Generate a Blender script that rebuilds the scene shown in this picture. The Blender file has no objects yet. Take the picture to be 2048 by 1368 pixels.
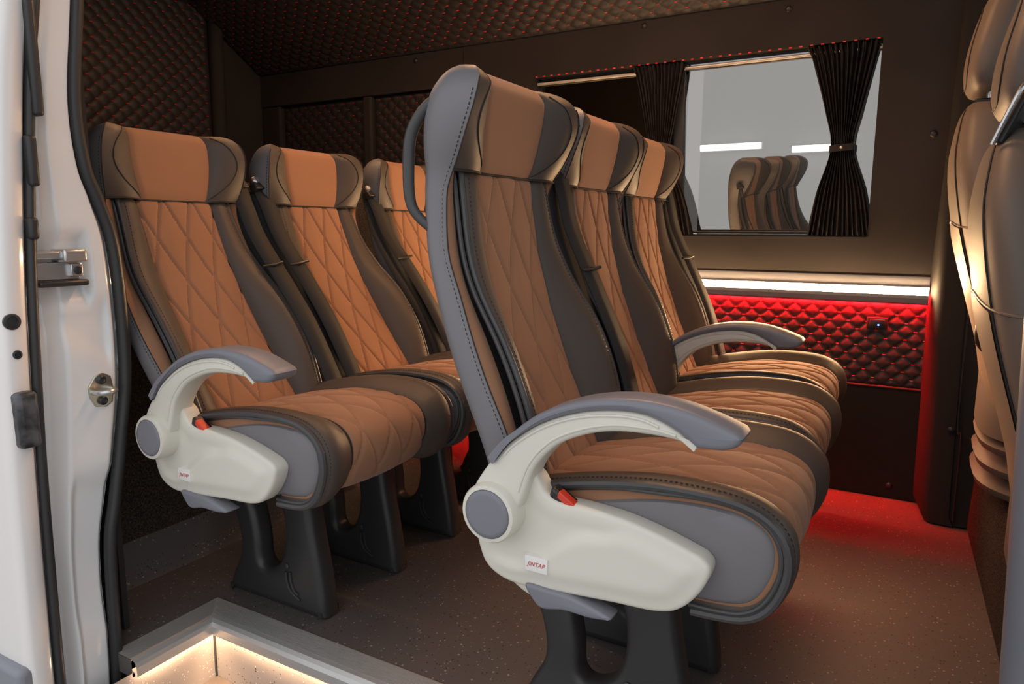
import bpy, bmesh, math, random
import numpy as np
from mathutils import Vector, Matrix, Euler
from mathutils.geometry import tessellate_polygon, delaunay_2d_cdt

random.seed(7)
sc = bpy.context.scene
C = sc.collection

# ------------------------------------------------------------------ camera
cam_d = bpy.data.cameras.new('camera'); cam = bpy.data.objects.new('camera', cam_d); C.objects.link(cam)
cam_d.sensor_width = 36.0; cam_d.lens = 24.99; cam_d.clip_start = 0.02
dx_ = Vector((0.868, -0.081, -0.489)); dy_ = Vector((0.496, 0.132, 0.858)); dz_ = Vector((0.004, 0.988, -0.155))
right = Vector((dx_[0], dy_[0], dz_[0])).normalized()
fwd = Vector((dx_[2], dy_[2], dz_[2])); fwd.normalize()
fwd = -fwd if fwd.y < 0 else fwd
right = (right - fwd * right.dot(fwd)).normalized()
up = right.cross(fwd)
cam.matrix_world = Matrix(((right.x, up.x, -fwd.x, 0), (right.y, up.y, -fwd.y, 0), (right.z, up.z, -fwd.z, 0.9), (0, 0, 0, 1)))
sc.camera = cam

# ------------------------------------------------------------------ world and exposure
w = bpy.data.worlds.new('world'); sc.world = w; w.use_nodes = True
w.node_tree.nodes['Background'].inputs[0].default_value = (0.965, 0.985, 1.0, 1)
w.node_tree.nodes['Background'].inputs[1].default_value = 1.12
sc.view_settings.view_transform = 'Standard'; sc.view_settings.look = 'None'
sc.view_settings.gamma = 1.0; sc.view_settings.use_curve_mapping = False
sc.view_settings.exposure = 0.0

WALL_STRIP = 210.0; RED_STRIP = 950.0; RED_FILL = 170.0; ROOF_FRONT = 86.0; ROOF_REAR = 38.0; STEP_STRIP = 110.0
WARM = (1.0, 0.62, 0.31); WARM_ROOF = (1.0, 0.52, 0.24)

# ------------------------------------------------------------------ materials
M = {}
def mat(name, col, rough=0.5, metal=0.0, bump=None, vary=None, coat=0.0, spec=0.5, sheen=0.0):
    m = bpy.data.materials.new(name); m.use_nodes = True
    nt = m.node_tree; b = nt.nodes['Principled BSDF']
    b.inputs['Base Color'].default_value = (*col, 1); b.inputs['Roughness'].default_value = rough
    b.inputs['Metallic'].default_value = metal; b.inputs['Specular IOR Level'].default_value = spec
    b.inputs['Coat Weight'].default_value = coat; b.inputs['Coat Roughness'].default_value = 0.08
    b.inputs['Sheen Weight'].default_value = sheen
    tc = nt.nodes.new('ShaderNodeTexCoord')
    if bump:
        sc_, st, dist = bump
        n = nt.nodes.new('ShaderNodeTexNoise'); n.inputs['Scale'].default_value = sc_; n.inputs['Detail'].default_value = 3
        nt.links.new(tc.outputs['Object'], n.inputs['Vector'])
        bp = nt.nodes.new('ShaderNodeBump'); bp.inputs['Strength'].default_value = st; bp.inputs['Distance'].default_value = dist
        nt.links.new(n.outputs['Fac'], bp.inputs['Height']); nt.links.new(bp.outputs['Normal'], b.inputs['Normal'])
    if vary:
        sc_, c2 = vary
        n = nt.nodes.new('ShaderNodeTexNoise'); n.inputs['Scale'].default_value = sc_; n.inputs['Detail'].default_value = 4
        nt.links.new(tc.outputs['Object'], n.inputs['Vector'])
        r = nt.nodes.new('ShaderNodeValToRGB'); r.color_ramp.elements[0].position = 0.35; r.color_ramp.elements[1].position = 0.65
        r.color_ramp.elements[0].color = (*col, 1); r.color_ramp.elements[1].color = (*c2, 1)
        nt.links.new(n.outputs['Fac'], r.inputs['Fac']); nt.links.new(r.outputs['Color'], b.inputs['Base Color'])
    M[name] = m; return m
def emis(name, col, s):
    m = bpy.data.materials.new(name); m.use_nodes = True; nt = m.node_tree
    nt.nodes.remove(nt.nodes['Principled BSDF']); e = nt.nodes.new('ShaderNodeEmission')
    e.inputs[0].default_value = (*col, 1); e.inputs[1].default_value = s
    nt.links.new(e.outputs[0], nt.nodes['Material Output'].inputs[0]); M[name] = m; return m
def speckled(name, base, light, dark, rough=0.55):
    m = mat(name, base, rough); nt = m.node_tree; b = nt.nodes['Principled BSDF']
    tc = nt.nodes['Texture Coordinate']
    last = None
    for (scl, thr, col, seed) in ((125, 0.24, light, 0.0), (150, 0.26, dark, 5.3)):
        mp = nt.nodes.new('ShaderNodeMapping'); mp.inputs['Location'].default_value = (seed, seed * 2, seed)
        nt.links.new(tc.outputs['Object'], mp.inputs['Vector'])
        v = nt.nodes.new('ShaderNodeTexVoronoi'); v.inputs['Scale'].default_value = scl
        nt.links.new(mp.outputs[0], v.inputs['Vector'])
        sep = nt.nodes.new('ShaderNodeSeparateColor'); nt.links.new(v.outputs['Color'], sep.inputs[0])
        # only some of the cells hold a fleck, and each has its own size
        mul = nt.nodes.new('ShaderNodeMath'); mul.operation = 'MULTIPLY_ADD'; mul.inputs[1].default_value = 1.5 * thr * 2.6; mul.inputs[2].default_value = -1.5 * thr * 1.7
        nt.links.new(sep.outputs[0], mul.inputs[0])
        lt = nt.nodes.new('ShaderNodeMath'); lt.operation = 'LESS_THAN'
        nt.links.new(v.outputs['Distance'], lt.inputs[0]); nt.links.new(mul.outputs[0], lt.inputs[1])
        mx = nt.nodes.new('ShaderNodeMix'); mx.data_type = 'RGBA'
        nt.links.new(lt.outputs[0], mx.inputs['Factor'])
        if last is None: mx.inputs[6].default_value = (*base, 1)
        else: nt.links.new(last, mx.inputs[6])
        mx.inputs[7].default_value = (*col, 1); last = mx.outputs[2]
    nt.links.new(last, b.inputs['Base Color']); return m

mat('side_vinyl', (0.185, 0.176, 0.188), 0.45, bump=(900, 0.2, 0.0006), spec=0.4)
mat('leather', (0.088, 0.070, 0.061), 0.52, bump=(900, 0.25, 0.0006), spec=0.38)
mat('fabric', (0.345, 0.172, 0.097), 0.78, bump=(1500, 0.3, 0.0005), sheen=0.15, spec=0.25)
mat('piping', (0.055, 0.052, 0.055), 0.40, spec=0.5)
mat('seam', (0.022, 0.018, 0.018), 0.7)
mat('beige', (0.70, 0.675, 0.60), 0.42, bump=(1200, 0.08, 0.0004))
mat('grey_plastic', (0.20, 0.20, 0.235), 0.42)
mat('black_plastic', (0.018, 0.018, 0.020), 0.36, bump=(700, 0.25, 0.0005))
mat('leg_metal', (0.034, 0.033, 0.034), 0.40, bump=(500, 0.3, 0.0006))
mat('belt', (0.022, 0.021, 0.022), 0.75, bump=(1800, 0.3, 0.0004))
mat('red_plastic', (0.65, 0.05, 0.025), 0.35)
mat('steel', (0.66, 0.66, 0.67), 0.32, 0.85)
mat('brass_zinc', (0.62, 0.58, 0.48), 0.28, 1.0)
mat('dark_steel', (0.05, 0.048, 0.048), 0.35, 0.4)
mat('aluminium', (0.60, 0.59, 0.585), 0.38, 0.55)
mat('plate_white', (0.82, 0.80, 0.78), 0.35)
mat('print_red', (0.55, 0.03, 0.04), 0.5)
mat('quilt', (0.034, 0.029, 0.030), 0.5, bump=(900, 0.2, 0.0005), spec=0.4)
mat('dark_panel', (0.020, 0.018, 0.018), 0.8, bump=(1400, 0.4, 0.0006), spec=0.25)
mat('thread_red', (0.90, 0.035, 0.04), 0.6)
mat('suede', (0.042, 0.037, 0.036), 0.85, bump=(1400, 0.4, 0.0006), vary=(3.0, (0.033, 0.029, 0.028)), spec=0.2)
mat('carpet', (0.020, 0.018, 0.018), 1.0, bump=(420, 1.0, 0.006), vary=(260, (0.105, 0.082, 0.070)), spec=0.1)
mat('curtain', (0.028, 0.024, 0.025), 0.8, bump=(1500, 0.4, 0.0004), spec=0.25)
mat('paint', (0.84, 0.845, 0.86), 0.30, coat=0.6)
mat('paint_warm', (0.86, 0.82, 0.81), 0.30, coat=0.6)
mat('rubber', (0.030, 0.030, 0.032), 0.42)
mat('worn_rubber', (0.018, 0.018, 0.020), 0.4, vary=(40, (0.10, 0.10, 0.11)))
mat('jamb_grey', (0.15, 0.155, 0.185), 0.4)
mat('trim_grey', (0.24, 0.25, 0.29), 0.45)
mat('cab_leather', (0.185, 0.145, 0.122), 0.50, bump=(700, 0.2, 0.0006), spec=0.45)
mat('cab_vinyl', (0.30, 0.215, 0.16), 0.48, bump=(400, 0.2, 0.0006))
mat('bellow', (0.17, 0.13, 0.11), 0.5)
mat('socket', (0.02, 0.02, 0.022), 0.3)
mat('garage_wall', (0.30, 0.29, 0.28), 0.8, vary=(0.8, (0.20, 0.19, 0.18)))
mat('garage_dark', (0.045, 0.040, 0.036), 0.8)
mat('concrete', (0.42, 0.41, 0.40), 0.7, vary=(1.5, (0.36, 0.35, 0.34)))
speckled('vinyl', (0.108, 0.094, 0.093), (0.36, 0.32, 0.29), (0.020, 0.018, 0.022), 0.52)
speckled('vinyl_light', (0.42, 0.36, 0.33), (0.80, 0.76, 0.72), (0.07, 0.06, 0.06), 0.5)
emis('led_warm', WARM, WALL_STRIP); emis('led_red', (1.0, 0.006, 0.008), RED_STRIP)
emis('led_red_fill', (1.0, 0.006, 0.008), RED_FILL); emis('led_roof_front', WARM_ROOF, ROOF_FRONT); emis('led_roof_rear', WARM_ROOF, ROOF_REAR); emis('led_step', (1.0, 0.68, 0.40), STEP_STRIP)
emis('led_blue', (0.10, 0.16, 1.0), 6.0); emis('tube_white', (0.95, 1.0, 1.0), 20.0)
def glass_mat():
    m = bpy.data.materials.new('glass'); m.use_nodes = True; nt = m.node_tree
    nt.nodes.remove(nt.nodes['Principled BSDF'])
    t = nt.nodes.new('ShaderNodeBsdfTransparent'); t.inputs[0].default_value = (0.36, 0.345, 0.33, 1)
    g = nt.nodes.new('ShaderNodeBsdfGlossy'); g.inputs['Roughness'].default_value = 0.0; g.inputs['Color'].default_value = (0.95, 0.915, 0.87, 1)
    f = nt.nodes.new('ShaderNodeFresnel'); f.inputs['IOR'].default_value = 3.15
    mx = nt.nodes.new('ShaderNodeMixShader')
    nt.links.new(f.outputs[0], mx.inputs[0]); nt.links.new(t.outputs[0], mx.inputs[1]); nt.links.new(g.outputs[0], mx.inputs[2])
    nt.links.new(mx.outputs[0], nt.nodes['Material Output'].inputs[0]); M['glass'] = m
glass_mat()

# ------------------------------------------------------------------ helpers
def mesh(name, V, F, m, parent=None, smooth=True, sharp=None):
    me = bpy.data.meshes.new(name)
    me.from_pydata([tuple(map(float, v)) for v in V], [], [tuple(int(i) for i in f) for f in F])
    bm = bmesh.new(); bm.from_mesh(me); bmesh.ops.remove_doubles(bm, verts=bm.verts, dist=1e-6)
    bmesh.ops.recalc_face_normals(bm, faces=bm.faces); bm.to_mesh(me); bm.free()
    if smooth:
        me.polygons.foreach_set('use_smooth', [True] * len(me.polygons))
        if sharp: me.set_sharp_from_angle(angle=math.radians(sharp))
    me.materials.append(M[m])
    o = bpy.data.objects.new(name, me); C.objects.link(o)
    if parent: o.parent = parent
    return o
def empty(name, loc=(0, 0, 0), parent=None):
    o = bpy.data.objects.new(name, None); C.objects.link(o); o.location = loc; o.empty_display_size = 0.05
    if parent: o.parent = parent
    return o
def tag(o, label=None, cat=None, group=None, kind=None):
    if label: o['label'] = label
    if cat: o['category'] = cat
    if group: o['group'] = group
    if kind: o['kind'] = kind
    return o
class MB:
    def __init__(s): s.V = []; s.F = []
    def add(s, V, F):
        n = len(s.V); s.V += [tuple(v) for v in V]; s.F += [tuple(i + n for i in f) for f in F]; return s
    def box(s, a, b):
        x0, y0, z0 = a; x1, y1, z1 = b
        return s.add([(x0, y0, z0), (x1, y0, z0), (x1, y1, z0), (x0, y1, z0), (x0, y0, z1), (x1, y0, z1), (x1, y1, z1), (x0, y1, z1)],
                     [(0, 3, 2, 1), (4, 5, 6, 7), (0, 1, 5, 4), (1, 2, 6, 5), (2, 3, 7, 6), (3, 0, 4, 7)])
    def grid(s, P):                                   # P[i][j] points
        n, m = len(P), len(P[0])
        return s.add([p for r in P for p in r], [(i * m + j, i * m + j + 1, (i + 1) * m + j + 1, (i + 1) * m + j) for i in range(n - 1) for j in range(m - 1)])
    def tube(s, path, r, k=8, closed=False, flat=None):
        path = [Vector(p) for p in path]; n = len(path); rings = []
        prev = None
        for i, p in enumerate(path):
            if closed: t = path[(i + 1) % n] - path[i - 1]
            else: t = path[min(i + 1, n - 1)] - path[max(i - 1, 0)]
            t.normalize()
            if prev is None:
                a = Vector((0, 0, 1)) if abs(t.z) < 0.9 else Vector((0, 1, 0))
                u = (a - t * a.dot(t)).normalized()
            else: u = (prev - t * prev.dot(t)).normalized()
            prev = u; v = t.cross(u); rr = r[i] if isinstance(r, (list, tuple)) else r
            rings.append([p + (u * math.cos(2 * math.pi * j / k) + v * math.sin(2 * math.pi * j / k)) * rr for j in range(k)])
        V = [q for R in rings for q in R]; F = []
        for i in range(n if closed else n - 1):
            for j in range(k):
                a = i * k + j; b = i * k + (j + 1) % k; c = ((i + 1) % n) * k + (j + 1) % k; d = ((i + 1) % n) * k + j
                F.append((a, b, c, d))
        if not closed: F += [tuple(range(k))[::-1], tuple(range((n - 1) * k, n * k))]
        return s.add(V, F)
    def cyl(s, p0, p1, r, k=24, r1=None): return s.tube([p0, p1], [r, r if r1 is None else r1], k)
    def lathe(s, prof, origin, axis, k=32):           # prof (dist along axis, radius)
        ax = Vector(axis).normalized(); a = Vector((0, 0, 1)) if abs(ax.z) < 0.9 else Vector((1, 0, 0))
        u = (a - ax * a.dot(ax)).normalized(); v = ax.cross(u); o = Vector(origin); V = []
        for (d, r) in prof: V += [o + ax * d + (u * math.cos(2 * math.pi * j / k) + v * math.sin(2 * math.pi * j / k)) * r for j in range(k)]
        F = [(i * k + j, i * k + (j + 1) % k, (i + 1) * k + (j + 1) % k, (i + 1) * k + j) for i in range(len(prof) - 1) for j in range(k)]
        F += [tuple(range(k))[::-1], tuple(range((len(prof) - 1) * k, len(prof) * k))]
        return s.add(V, F)
    def loft(s, rings, cap=True):
        k = len(rings[0]); V = [q for R in rings for q in R]
        F = [(i * k + j, i * k + (j + 1) % k, (i + 1) * k + (j + 1) % k, (i + 1) * k + j) for i in range(len(rings) - 1) for j in range(k)]
        if cap: F += [tuple(range(k))[::-1], tuple(range((len(rings) - 1) * k, len(rings) * k))]
        return s.add(V, F)
    def build(s, name, m, parent=None, smooth=True, sharp=40, bevel=None):
        o = mesh(name, s.V, s.F, m, parent, smooth, sharp)
        if bevel:
            b = o.modifiers.new('bevel', 'BEVEL'); b.width = bevel; b.segments = 3; b.limit_method = 'ANGLE'; b.angle_limit = math.radians(40)
        return o
def box(name, a, b, m, parent=None, bevel=None): return MB().box(a, b).build(name, m, parent, smooth=True, sharp=30, bevel=bevel)
def catmull(P, n=8, closed=False):
    P = [np.array(p, float) for p in P]; N = len(P); out = []
    rng = range(N) if closed else range(N - 1)
    for i in rng:
        if closed: a, b, c, d = P[i - 1], P[i], P[(i + 1) % N], P[(i + 2) % N]
        else: a, b, c, d = P[max(i - 1, 0)], P[i], P[i + 1], P[min(i + 2, N - 1)]
        for k in range(n):
            t = k / n
            out.append(0.5 * ((2 * b) + (c - a) * t + (2 * a - 5 * b + 4 * c - d) * t * t + (3 * b - a - 3 * c + d) * t ** 3))
    if not closed: out.append(P[-1])
    return out
class Tab:                                            # smooth 1D table
    def __init__(s, pts, n=10):
        q = catmull(sorted(pts), n); s.x = [p[0] for p in q]; s.y = [p[1] for p in q]
    def __call__(s, t): return float(np.interp(t, s.x, s.y))
def sstep(a, b, t):
    t = min(1, max(0, (t - a) / (b - a))); return t * t * (3 - 2 * t)
def area2(L): return 0.5 * sum(L[i][0] * L[(i + 1) % len(L)][1] - L[(i + 1) % len(L)][0] * L[i][1] for i in range(len(L)))
def inset(L, r):                                      # closed 2D loop, ccw; move inwards
    out = []; n = len(L)
    for i in range(n):
        p = np.array(L[i - 1]); q = np.array(L[i]); s_ = np.array(L[(i + 1) % n])
        t1 = q - p; t2 = s_ - q
        n1 = np.array((-t1[1], t1[0])) / (np.linalg.norm(t1) + 1e-12); n2 = np.array((-t2[1], t2[0])) / (np.linalg.norm(t2) + 1e-12)
        nn = n1 + n2; l = np.linalg.norm(nn)
        nn = nn / l if l > 1e-6 else n1
        out.append(q + nn * r)
    return out
def plate(name, loops, y0, y1, r, m, parent=None, relief=None, step=None, sharp=35):
    """solid with an outline (and holes) in the x-z plane between y0 (towards -y) and y1, rounded edges r; relief(x,z)->y shift of the -y face"""
    Ls = []
    for i, L in enumerate(loops):
        a = area2(L)
        if (a < 0) == (i == 0): L = L[::-1]
        Ls.append([np.array(p, float) for p in L])
    seq = [(r * (1 - math.sin(t)), r * (1 - math.cos(t))) for t in (0, math.pi / 6, math.pi / 3, math.pi / 2)]
    layers = [(inn, y0 + dy) for (inn, dy) in seq] + [(inn, y1 - dy) for (inn, dy) in seq[::-1]]
    V = []; F = []; start = []
    for L in Ls:
        n = len(L); base = len(V); start.append(base)
        for (inn, y) in layers:
            for p in inset(L, inn): V.append((p[0], y, p[1]))
        for a in range(len(layers) - 1):
            for j in range(n):
                F.append((base + a * n + j, base + a * n + (j + 1) % n, base + (a + 1) * n + (j + 1) % n, base + (a + 1) * n + j))
    for lay in (0, len(layers) - 1):
        polys = []; idx = []
        for L, b in zip(Ls, start):
            n = len(L); ids = [b + lay * n + j for j in range(n)]
            polys.append([Vector((V[i][0], V[i][2], 0)) for i in ids]); idx += ids
        if lay == 0 and relief is not None:
            vs = [Vector((p.x, p.y)) for P in polys for p in P]; es = []; o = 0
            for P in polys:
                es += [(o + j, o + (j + 1) % len(P)) for j in range(len(P))]; o += len(P)
            nb = len(vs); xs = [v.x for v in vs]; zs = [v.y for v in vs]
            bd = np.array([(v.x, v.y) for v in vs])
            for gx in np.arange(min(xs), max(xs), step):
                for gz in np.arange(min(zs), max(zs), step):
                    if np.min(np.hypot(bd[:, 0] - gx, bd[:, 1] - gz)) > step * 0.7: vs.append(Vector((gx + 1e-5, gz + 1e-5)))
            ov, oe, of, ovi, _, _ = delaunay_2d_cdt(vs, es, [], 2, 1e-7)
            remap = []
            for i, v in enumerate(ov):
                src = [k for k in ovi[i] if k < nb]
                if src: remap.append(idx[src[0]])
                else: remap.append(len(V)); V.append((v.x, y0 + relief(v.x, v.y, float(np.min(np.hypot(bd[:, 0] - v.x, bd[:, 1] - v.y)))), v.y))
            F += [tuple(remap[i] for i in f) for f in of]
        else:
            for t in tessellate_polygon(polys): F.append(tuple(idx[i] for i in t))
    return mesh(name, V, F, m, parent, True, sharp)
def copy_tree(o, parent=None):
    c = o.copy(); C.objects.link(c); c.parent = parent
    for ch in [x for x in o.children]: copy_tree(ch, c)
    return c

# ------------------------------------------------------------------ the setting: floor, walls, roof
YW = 2.655            # far wall
SX, SY = -1.378, 1.002  # corner of the step well
def flat(name, polys, m, kind='structure', parent=None):
    mb = MB()
    for p in polys: mb.add(p, [tuple(range(len(p)))])
    o = mb.build(name, m, parent, smooth=False); 
    if kind and parent is None: tag(o, kind=kind)
    return o
fl = MB().box((-3.0, SY, -0.04), (0.75, YW + .03, 0)).box((-3.0, 0.80, -0.04), (SX, SY, 0)).box((0.16, 0.82, -0.04), (0.75, SY, 0)).build('floor', 'vinyl', None, True, 30); tag(fl, kind='structure')

# quilted panel with raised diamonds and red stitches
def quilt(name, P, U, Vv, wu, wv, nw=0.058, nh=0.052, puff=0.010, res=9, parent=None, kind=None, dash=True, dsz=(0.0062, 0.0019), m='quilt', skip=None):
    P = Vector(P); U = Vector(U).normalized(); Vv = Vector(Vv).normalized(); N = U.cross(Vv)
    nu = int(wu / nw * res); nv = int(wv / nh * res); rows = []
    for i in range(nu + 1):
        r = []
        for j in range(nv + 1):
            u = wu * i / nu; v = wv * j / nv
            p = u / nw + v / nh; q = u / nw - v / nh
            dl = min(abs(p - round(p)), abs(q - round(q))); h = .70 * (1 - (1 - min(1, dl / .22)) ** 2.4) + .30 * dl / .5
            e = min(u, wu - u, v, wv - v); h *= sstep(0, 0.012, e)
            r.append(P + U * u + Vv * v + N * (puff * h + 0.001))
        rows.append(r)
    mb = MB().grid(rows)
    o = mb.build(name, m, parent, True, None)
    if kind and parent is None: tag(o, kind=kind)
    if dash:
        sb = MB(); k = 0
        for a in range(0, int(2 * wu / nw) + 1):
            for b in range(0, int(2 * wv / nh) + 1):
                if (a + b) % 2: continue
                u = a * nw / 2; v = b * nh / 2
                if u < 0.012 or v < 0.006 or u > wu - 0.012 or v > wv - 0.004: continue
                c = P + U * u + Vv * v + N * 0.0050
                A, B = U * dsz[0], Vv * dsz[1]
                sb.add([c - A - B, c + A - B, c + A + B, c - A + B, c - A * .7 + N * .0022, c + A * .7 + N * .0022], [(0, 1, 5, 4), (1, 2, 5), (2, 3, 4, 5), (3, 0, 4)])
        s = sb.build('stitching', 'thread_red', o, False); tag(s, kind='stuff')
    return o

# far wall, built around the window opening
WX0, WX1, WZ0, WZ1 = -1.417, -0.158, 0.883, 1.512
wf = empty('wall_far'); tag(wf, kind='structure')
def wallbox(x0, x1, z0, z1, y=YW, m='suede', name='wall_panel', bevel=0.004, d=.05): return box(name, (x0, y, z0), (x1, y + d, z1), m, wf, bevel)
RZ = 0.385                                            # bottom of the quilted band
wallbox(-1.757, 0.9, WZ1, 1.672, bevel=None); wallbox(-3.0, -1.760, 1.515, 1.672)
wallbox(WX1, 0.9, WZ0 - .0002, WZ1 + .0002, bevel=None); wallbox(-1.757, WX0, WZ0 - .0002, WZ1 + .0002, bevel=None); wallbox(-1.757, .9, 0.742, WZ0, bevel=None)
wallbox(-3.0, -1.760, 0.742, 1.12, YW + .0); wallbox(-3.0, .9, 0, RZ, YW, 'dark_panel', 'lower_panel')
for x0, x1 in ((-3.0, -2.87), (-2.325, -2.275), (-1.84, -1.760)): wallbox(x0, x1, 1.1205, 1.5145, YW, 'suede', 'panel_frame', .01)
box('panel_backing', (-3.0, YW + .051, 0), (.9, YW + .06, 0.742), 'suede', wf)
box('panel_backing', (-3.0, YW + .051, 1.1), (-1.760, YW + .06, 1.6), 'suede', wf)
quilt('quilted_inset', (-2.87, YW + .035, 1.12), (1, 0, 0), (0, 0, 1), 0.545, 0.394, 0.062, 0.058, 0.012, 8, wf)
quilt('quilted_inset', (-2.275, YW + .035, 1.12), (1, 0, 0), (0, 0, 1), 0.435, 0.394, 0.062, 0.058, 0.012, 8, wf)
quilt('quilted_band', (-2.98, YW + .012, RZ), (1, 0, 0), (0, 0, 1), 3.035, 0.285, 0.058, 0.054, 0.0085, 11, wf, dsz=(0.0052, 0.0015))
MB().tube([(-3, YW - .002, RZ), (.05, YW - .002, RZ)], 0.004, 8).build('red_piping', 'thread_red', wf).data.materials[0] = M['quilt']
# red stitching along the window edge
sb = MB()
for i in range(38):
    x = WX0 + 0.01 + i * 0.0333
    if x < WX1: sb.box((x, YW - .003, WZ1 - .0015), (x + .009, YW + .002, WZ1 + .0018))
sb.build('edge_stitching', 'thread_red', wf, False)['kind'] = 'stuff'
for (x, z) in ((-0.45, 1.638), (-0.955, 1.649), (0.006, 1.205), (-2.01, 1.640), (-0.03, 0.045)):
    MB().lathe([(0, .011), (.003, .011), (.006, .008), (.0075, .004)], (x, YW, z), (0, -1, 0), 16).build('panel_screw', 'black_plastic', wf)
# metal light profile with warm strip above and red strip beneath
lp = empty('light_profile', (-0.33, YW, 0.70)); tag(lp, 'long glowing warm light strip in a grey profile under the window', 'light strip')
def ploc(o): o.matrix_parent_inverse = Matrix.Translation(lp.location).inverted(); return o
prof = [(YW, .758), (YW - .005, .757), (YW - .010, .748), (YW - .014, .730), (YW - .024, .7245), (YW - .024, .7025), (YW - .040, .700), (YW - .043, .690), (YW - .037, .674), (YW - .025, .668), (YW - .0195, .669), (YW - .0185, .700), (YW + .012, .700)]
LX0, LX1 = -2.98, 0.034
rows = [[(x, y, z) for (y, z) in prof] for x in (LX0, LX1)]
ploc(MB().grid(rows).build('profile_body', 'trim_grey', lp, True, 30))
dp = [(YW - .0238 - .0085 * math.sin(math.pi * k / 8), .7136 - .0098 * math.cos(math.pi * k / 8)) for k in range(9)]
ploc(MB().grid([[(x, y, z) for y, z in dp] for x in (-1.55, LX1 - .002)]).build('diffuser', 'led_warm', lp, True, None))
rs = ploc(MB().box((-1.55, YW - .0100, .6945), (LX1 - .002, YW - .0015, .6975)).build('red_diffuser', 'led_red', lp, False)); rs['label'] = 'red strip along the underside'
ploc(MB().box((-1.0, YW - .0170, .6676), (LX1 - .002, YW - .0135, .6698)).build('red_fill', 'led_red_fill', lp, False))  # extra strip added out of sight behind the lip to redden the window seat's cushion edge
# usb socket
us = empty('power_socket', (-0.107, YW, 0.600)); tag(us, 'small black charging socket with blue light on quilted wall', 'socket')
plate('socket_frame', [catmull([(-.031, -.019), (.031, -.019), (.031, .019), (-.031, .019)], 1, True)], -.010, .012, .004, 'socket', us)
plate('socket_lid', [[(-.022, -.012), (.022, -.012), (.022, .012), (-.022, .012)]], -.0125, -.008, .002, 'black_plastic', us)
MB().lathe([(0, .0032), (.002, .0025)], (0.004, -.0125, -.006), (0, -1, 0), 10).build('indicator_light', 'led_blue', us)

# window: recess liner, frame, glass, rail
wn = empty('window_1', ((WX0 + WX1) / 2, YW, WZ0)); tag(wn, kind='structure')
def wloc(o): o.matrix_parent_inverse = Matrix.Translation(wn.location).inverted(); return o
wloc(MB().box((WX0, YW + .0505, WZ0 - .03), (WX1, YW + .095, WZ0 + .007)).box((WX0, YW + .0505, WZ1 - .007), (WX1, YW + .095, WZ1 + .03)).box((WX0 - .03, YW + .0505, WZ0), (WX0 + .012, YW + .095, WZ1)).box((WX1 - .004, YW + .0505, WZ0), (WX1 + .03, YW + .095, WZ1)).build('window_frame', 'rubber', wn))
wloc(box('mullion', (-0.845, YW + .048, WZ0), (-0.805, YW + .09, WZ1), 'rubber', wn, .004))
wloc(MB().add([(WX0 + .0125, YW + .080, WZ0 + .008), (-0.8455, YW + .080, WZ0 + .008), (-0.8455, YW + .084, WZ0 + .008), (WX0 + .0125, YW + .084, WZ0 + .008), (WX0 + .0125, YW + .050, WZ1 - .008), (-0.8455, YW + .050, WZ1 - .008), (-0.8455, YW + .054, WZ1 - .008), (WX0 + .0125, YW + .054, WZ1 - .008)], [(0, 3, 2, 1), (4, 5, 6, 7), (0, 1, 5, 4), (1, 2, 6, 5), (2, 3, 7, 6), (3, 0, 4, 7)]).build('pane', 'glass', wn, False))
wloc(MB().add([(-0.8045, YW + .080, WZ0 + .008), (WX1 - .0045, YW + .080, WZ0 + .008), (WX1 - .0045, YW + .084, WZ0 + .008), (-0.8045, YW + .084, WZ0 + .008), (-0.8045, YW + .050, WZ1 - .008), (WX1 - .0045, YW + .050, WZ1 - .008), (WX1 - .0045, YW + .054, WZ1 - .008), (-0.8045, YW + .054, WZ1 - .008)], [(0, 3, 2, 1), (4, 5, 6, 7), (0, 1, 5, 4), (1, 2, 6, 5), (2, 3, 7, 6), (3, 0, 4, 7)]).build('pane', 'glass', wn, False))
rail = MB().tube([(WX0 + .002, YW + .034, WZ1 - .022), (WX1 - .002, YW + .034, WZ1 - .022)], .006, 10).build('curtain_rail', 'aluminium'); tag(rail, 'thin silver curtain rail across the top of the window', 'rail')
rail2 = MB().tube([(WX0 + .002, YW + .034, WZ0 + .015), (WX1 - .002, YW + .034, WZ0 + .015)], .004, 10).build('curtain_rail', 'dark_steel'); tag(rail2, 'thin dark curtain rail along the bottom of the window', 'rail')

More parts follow.
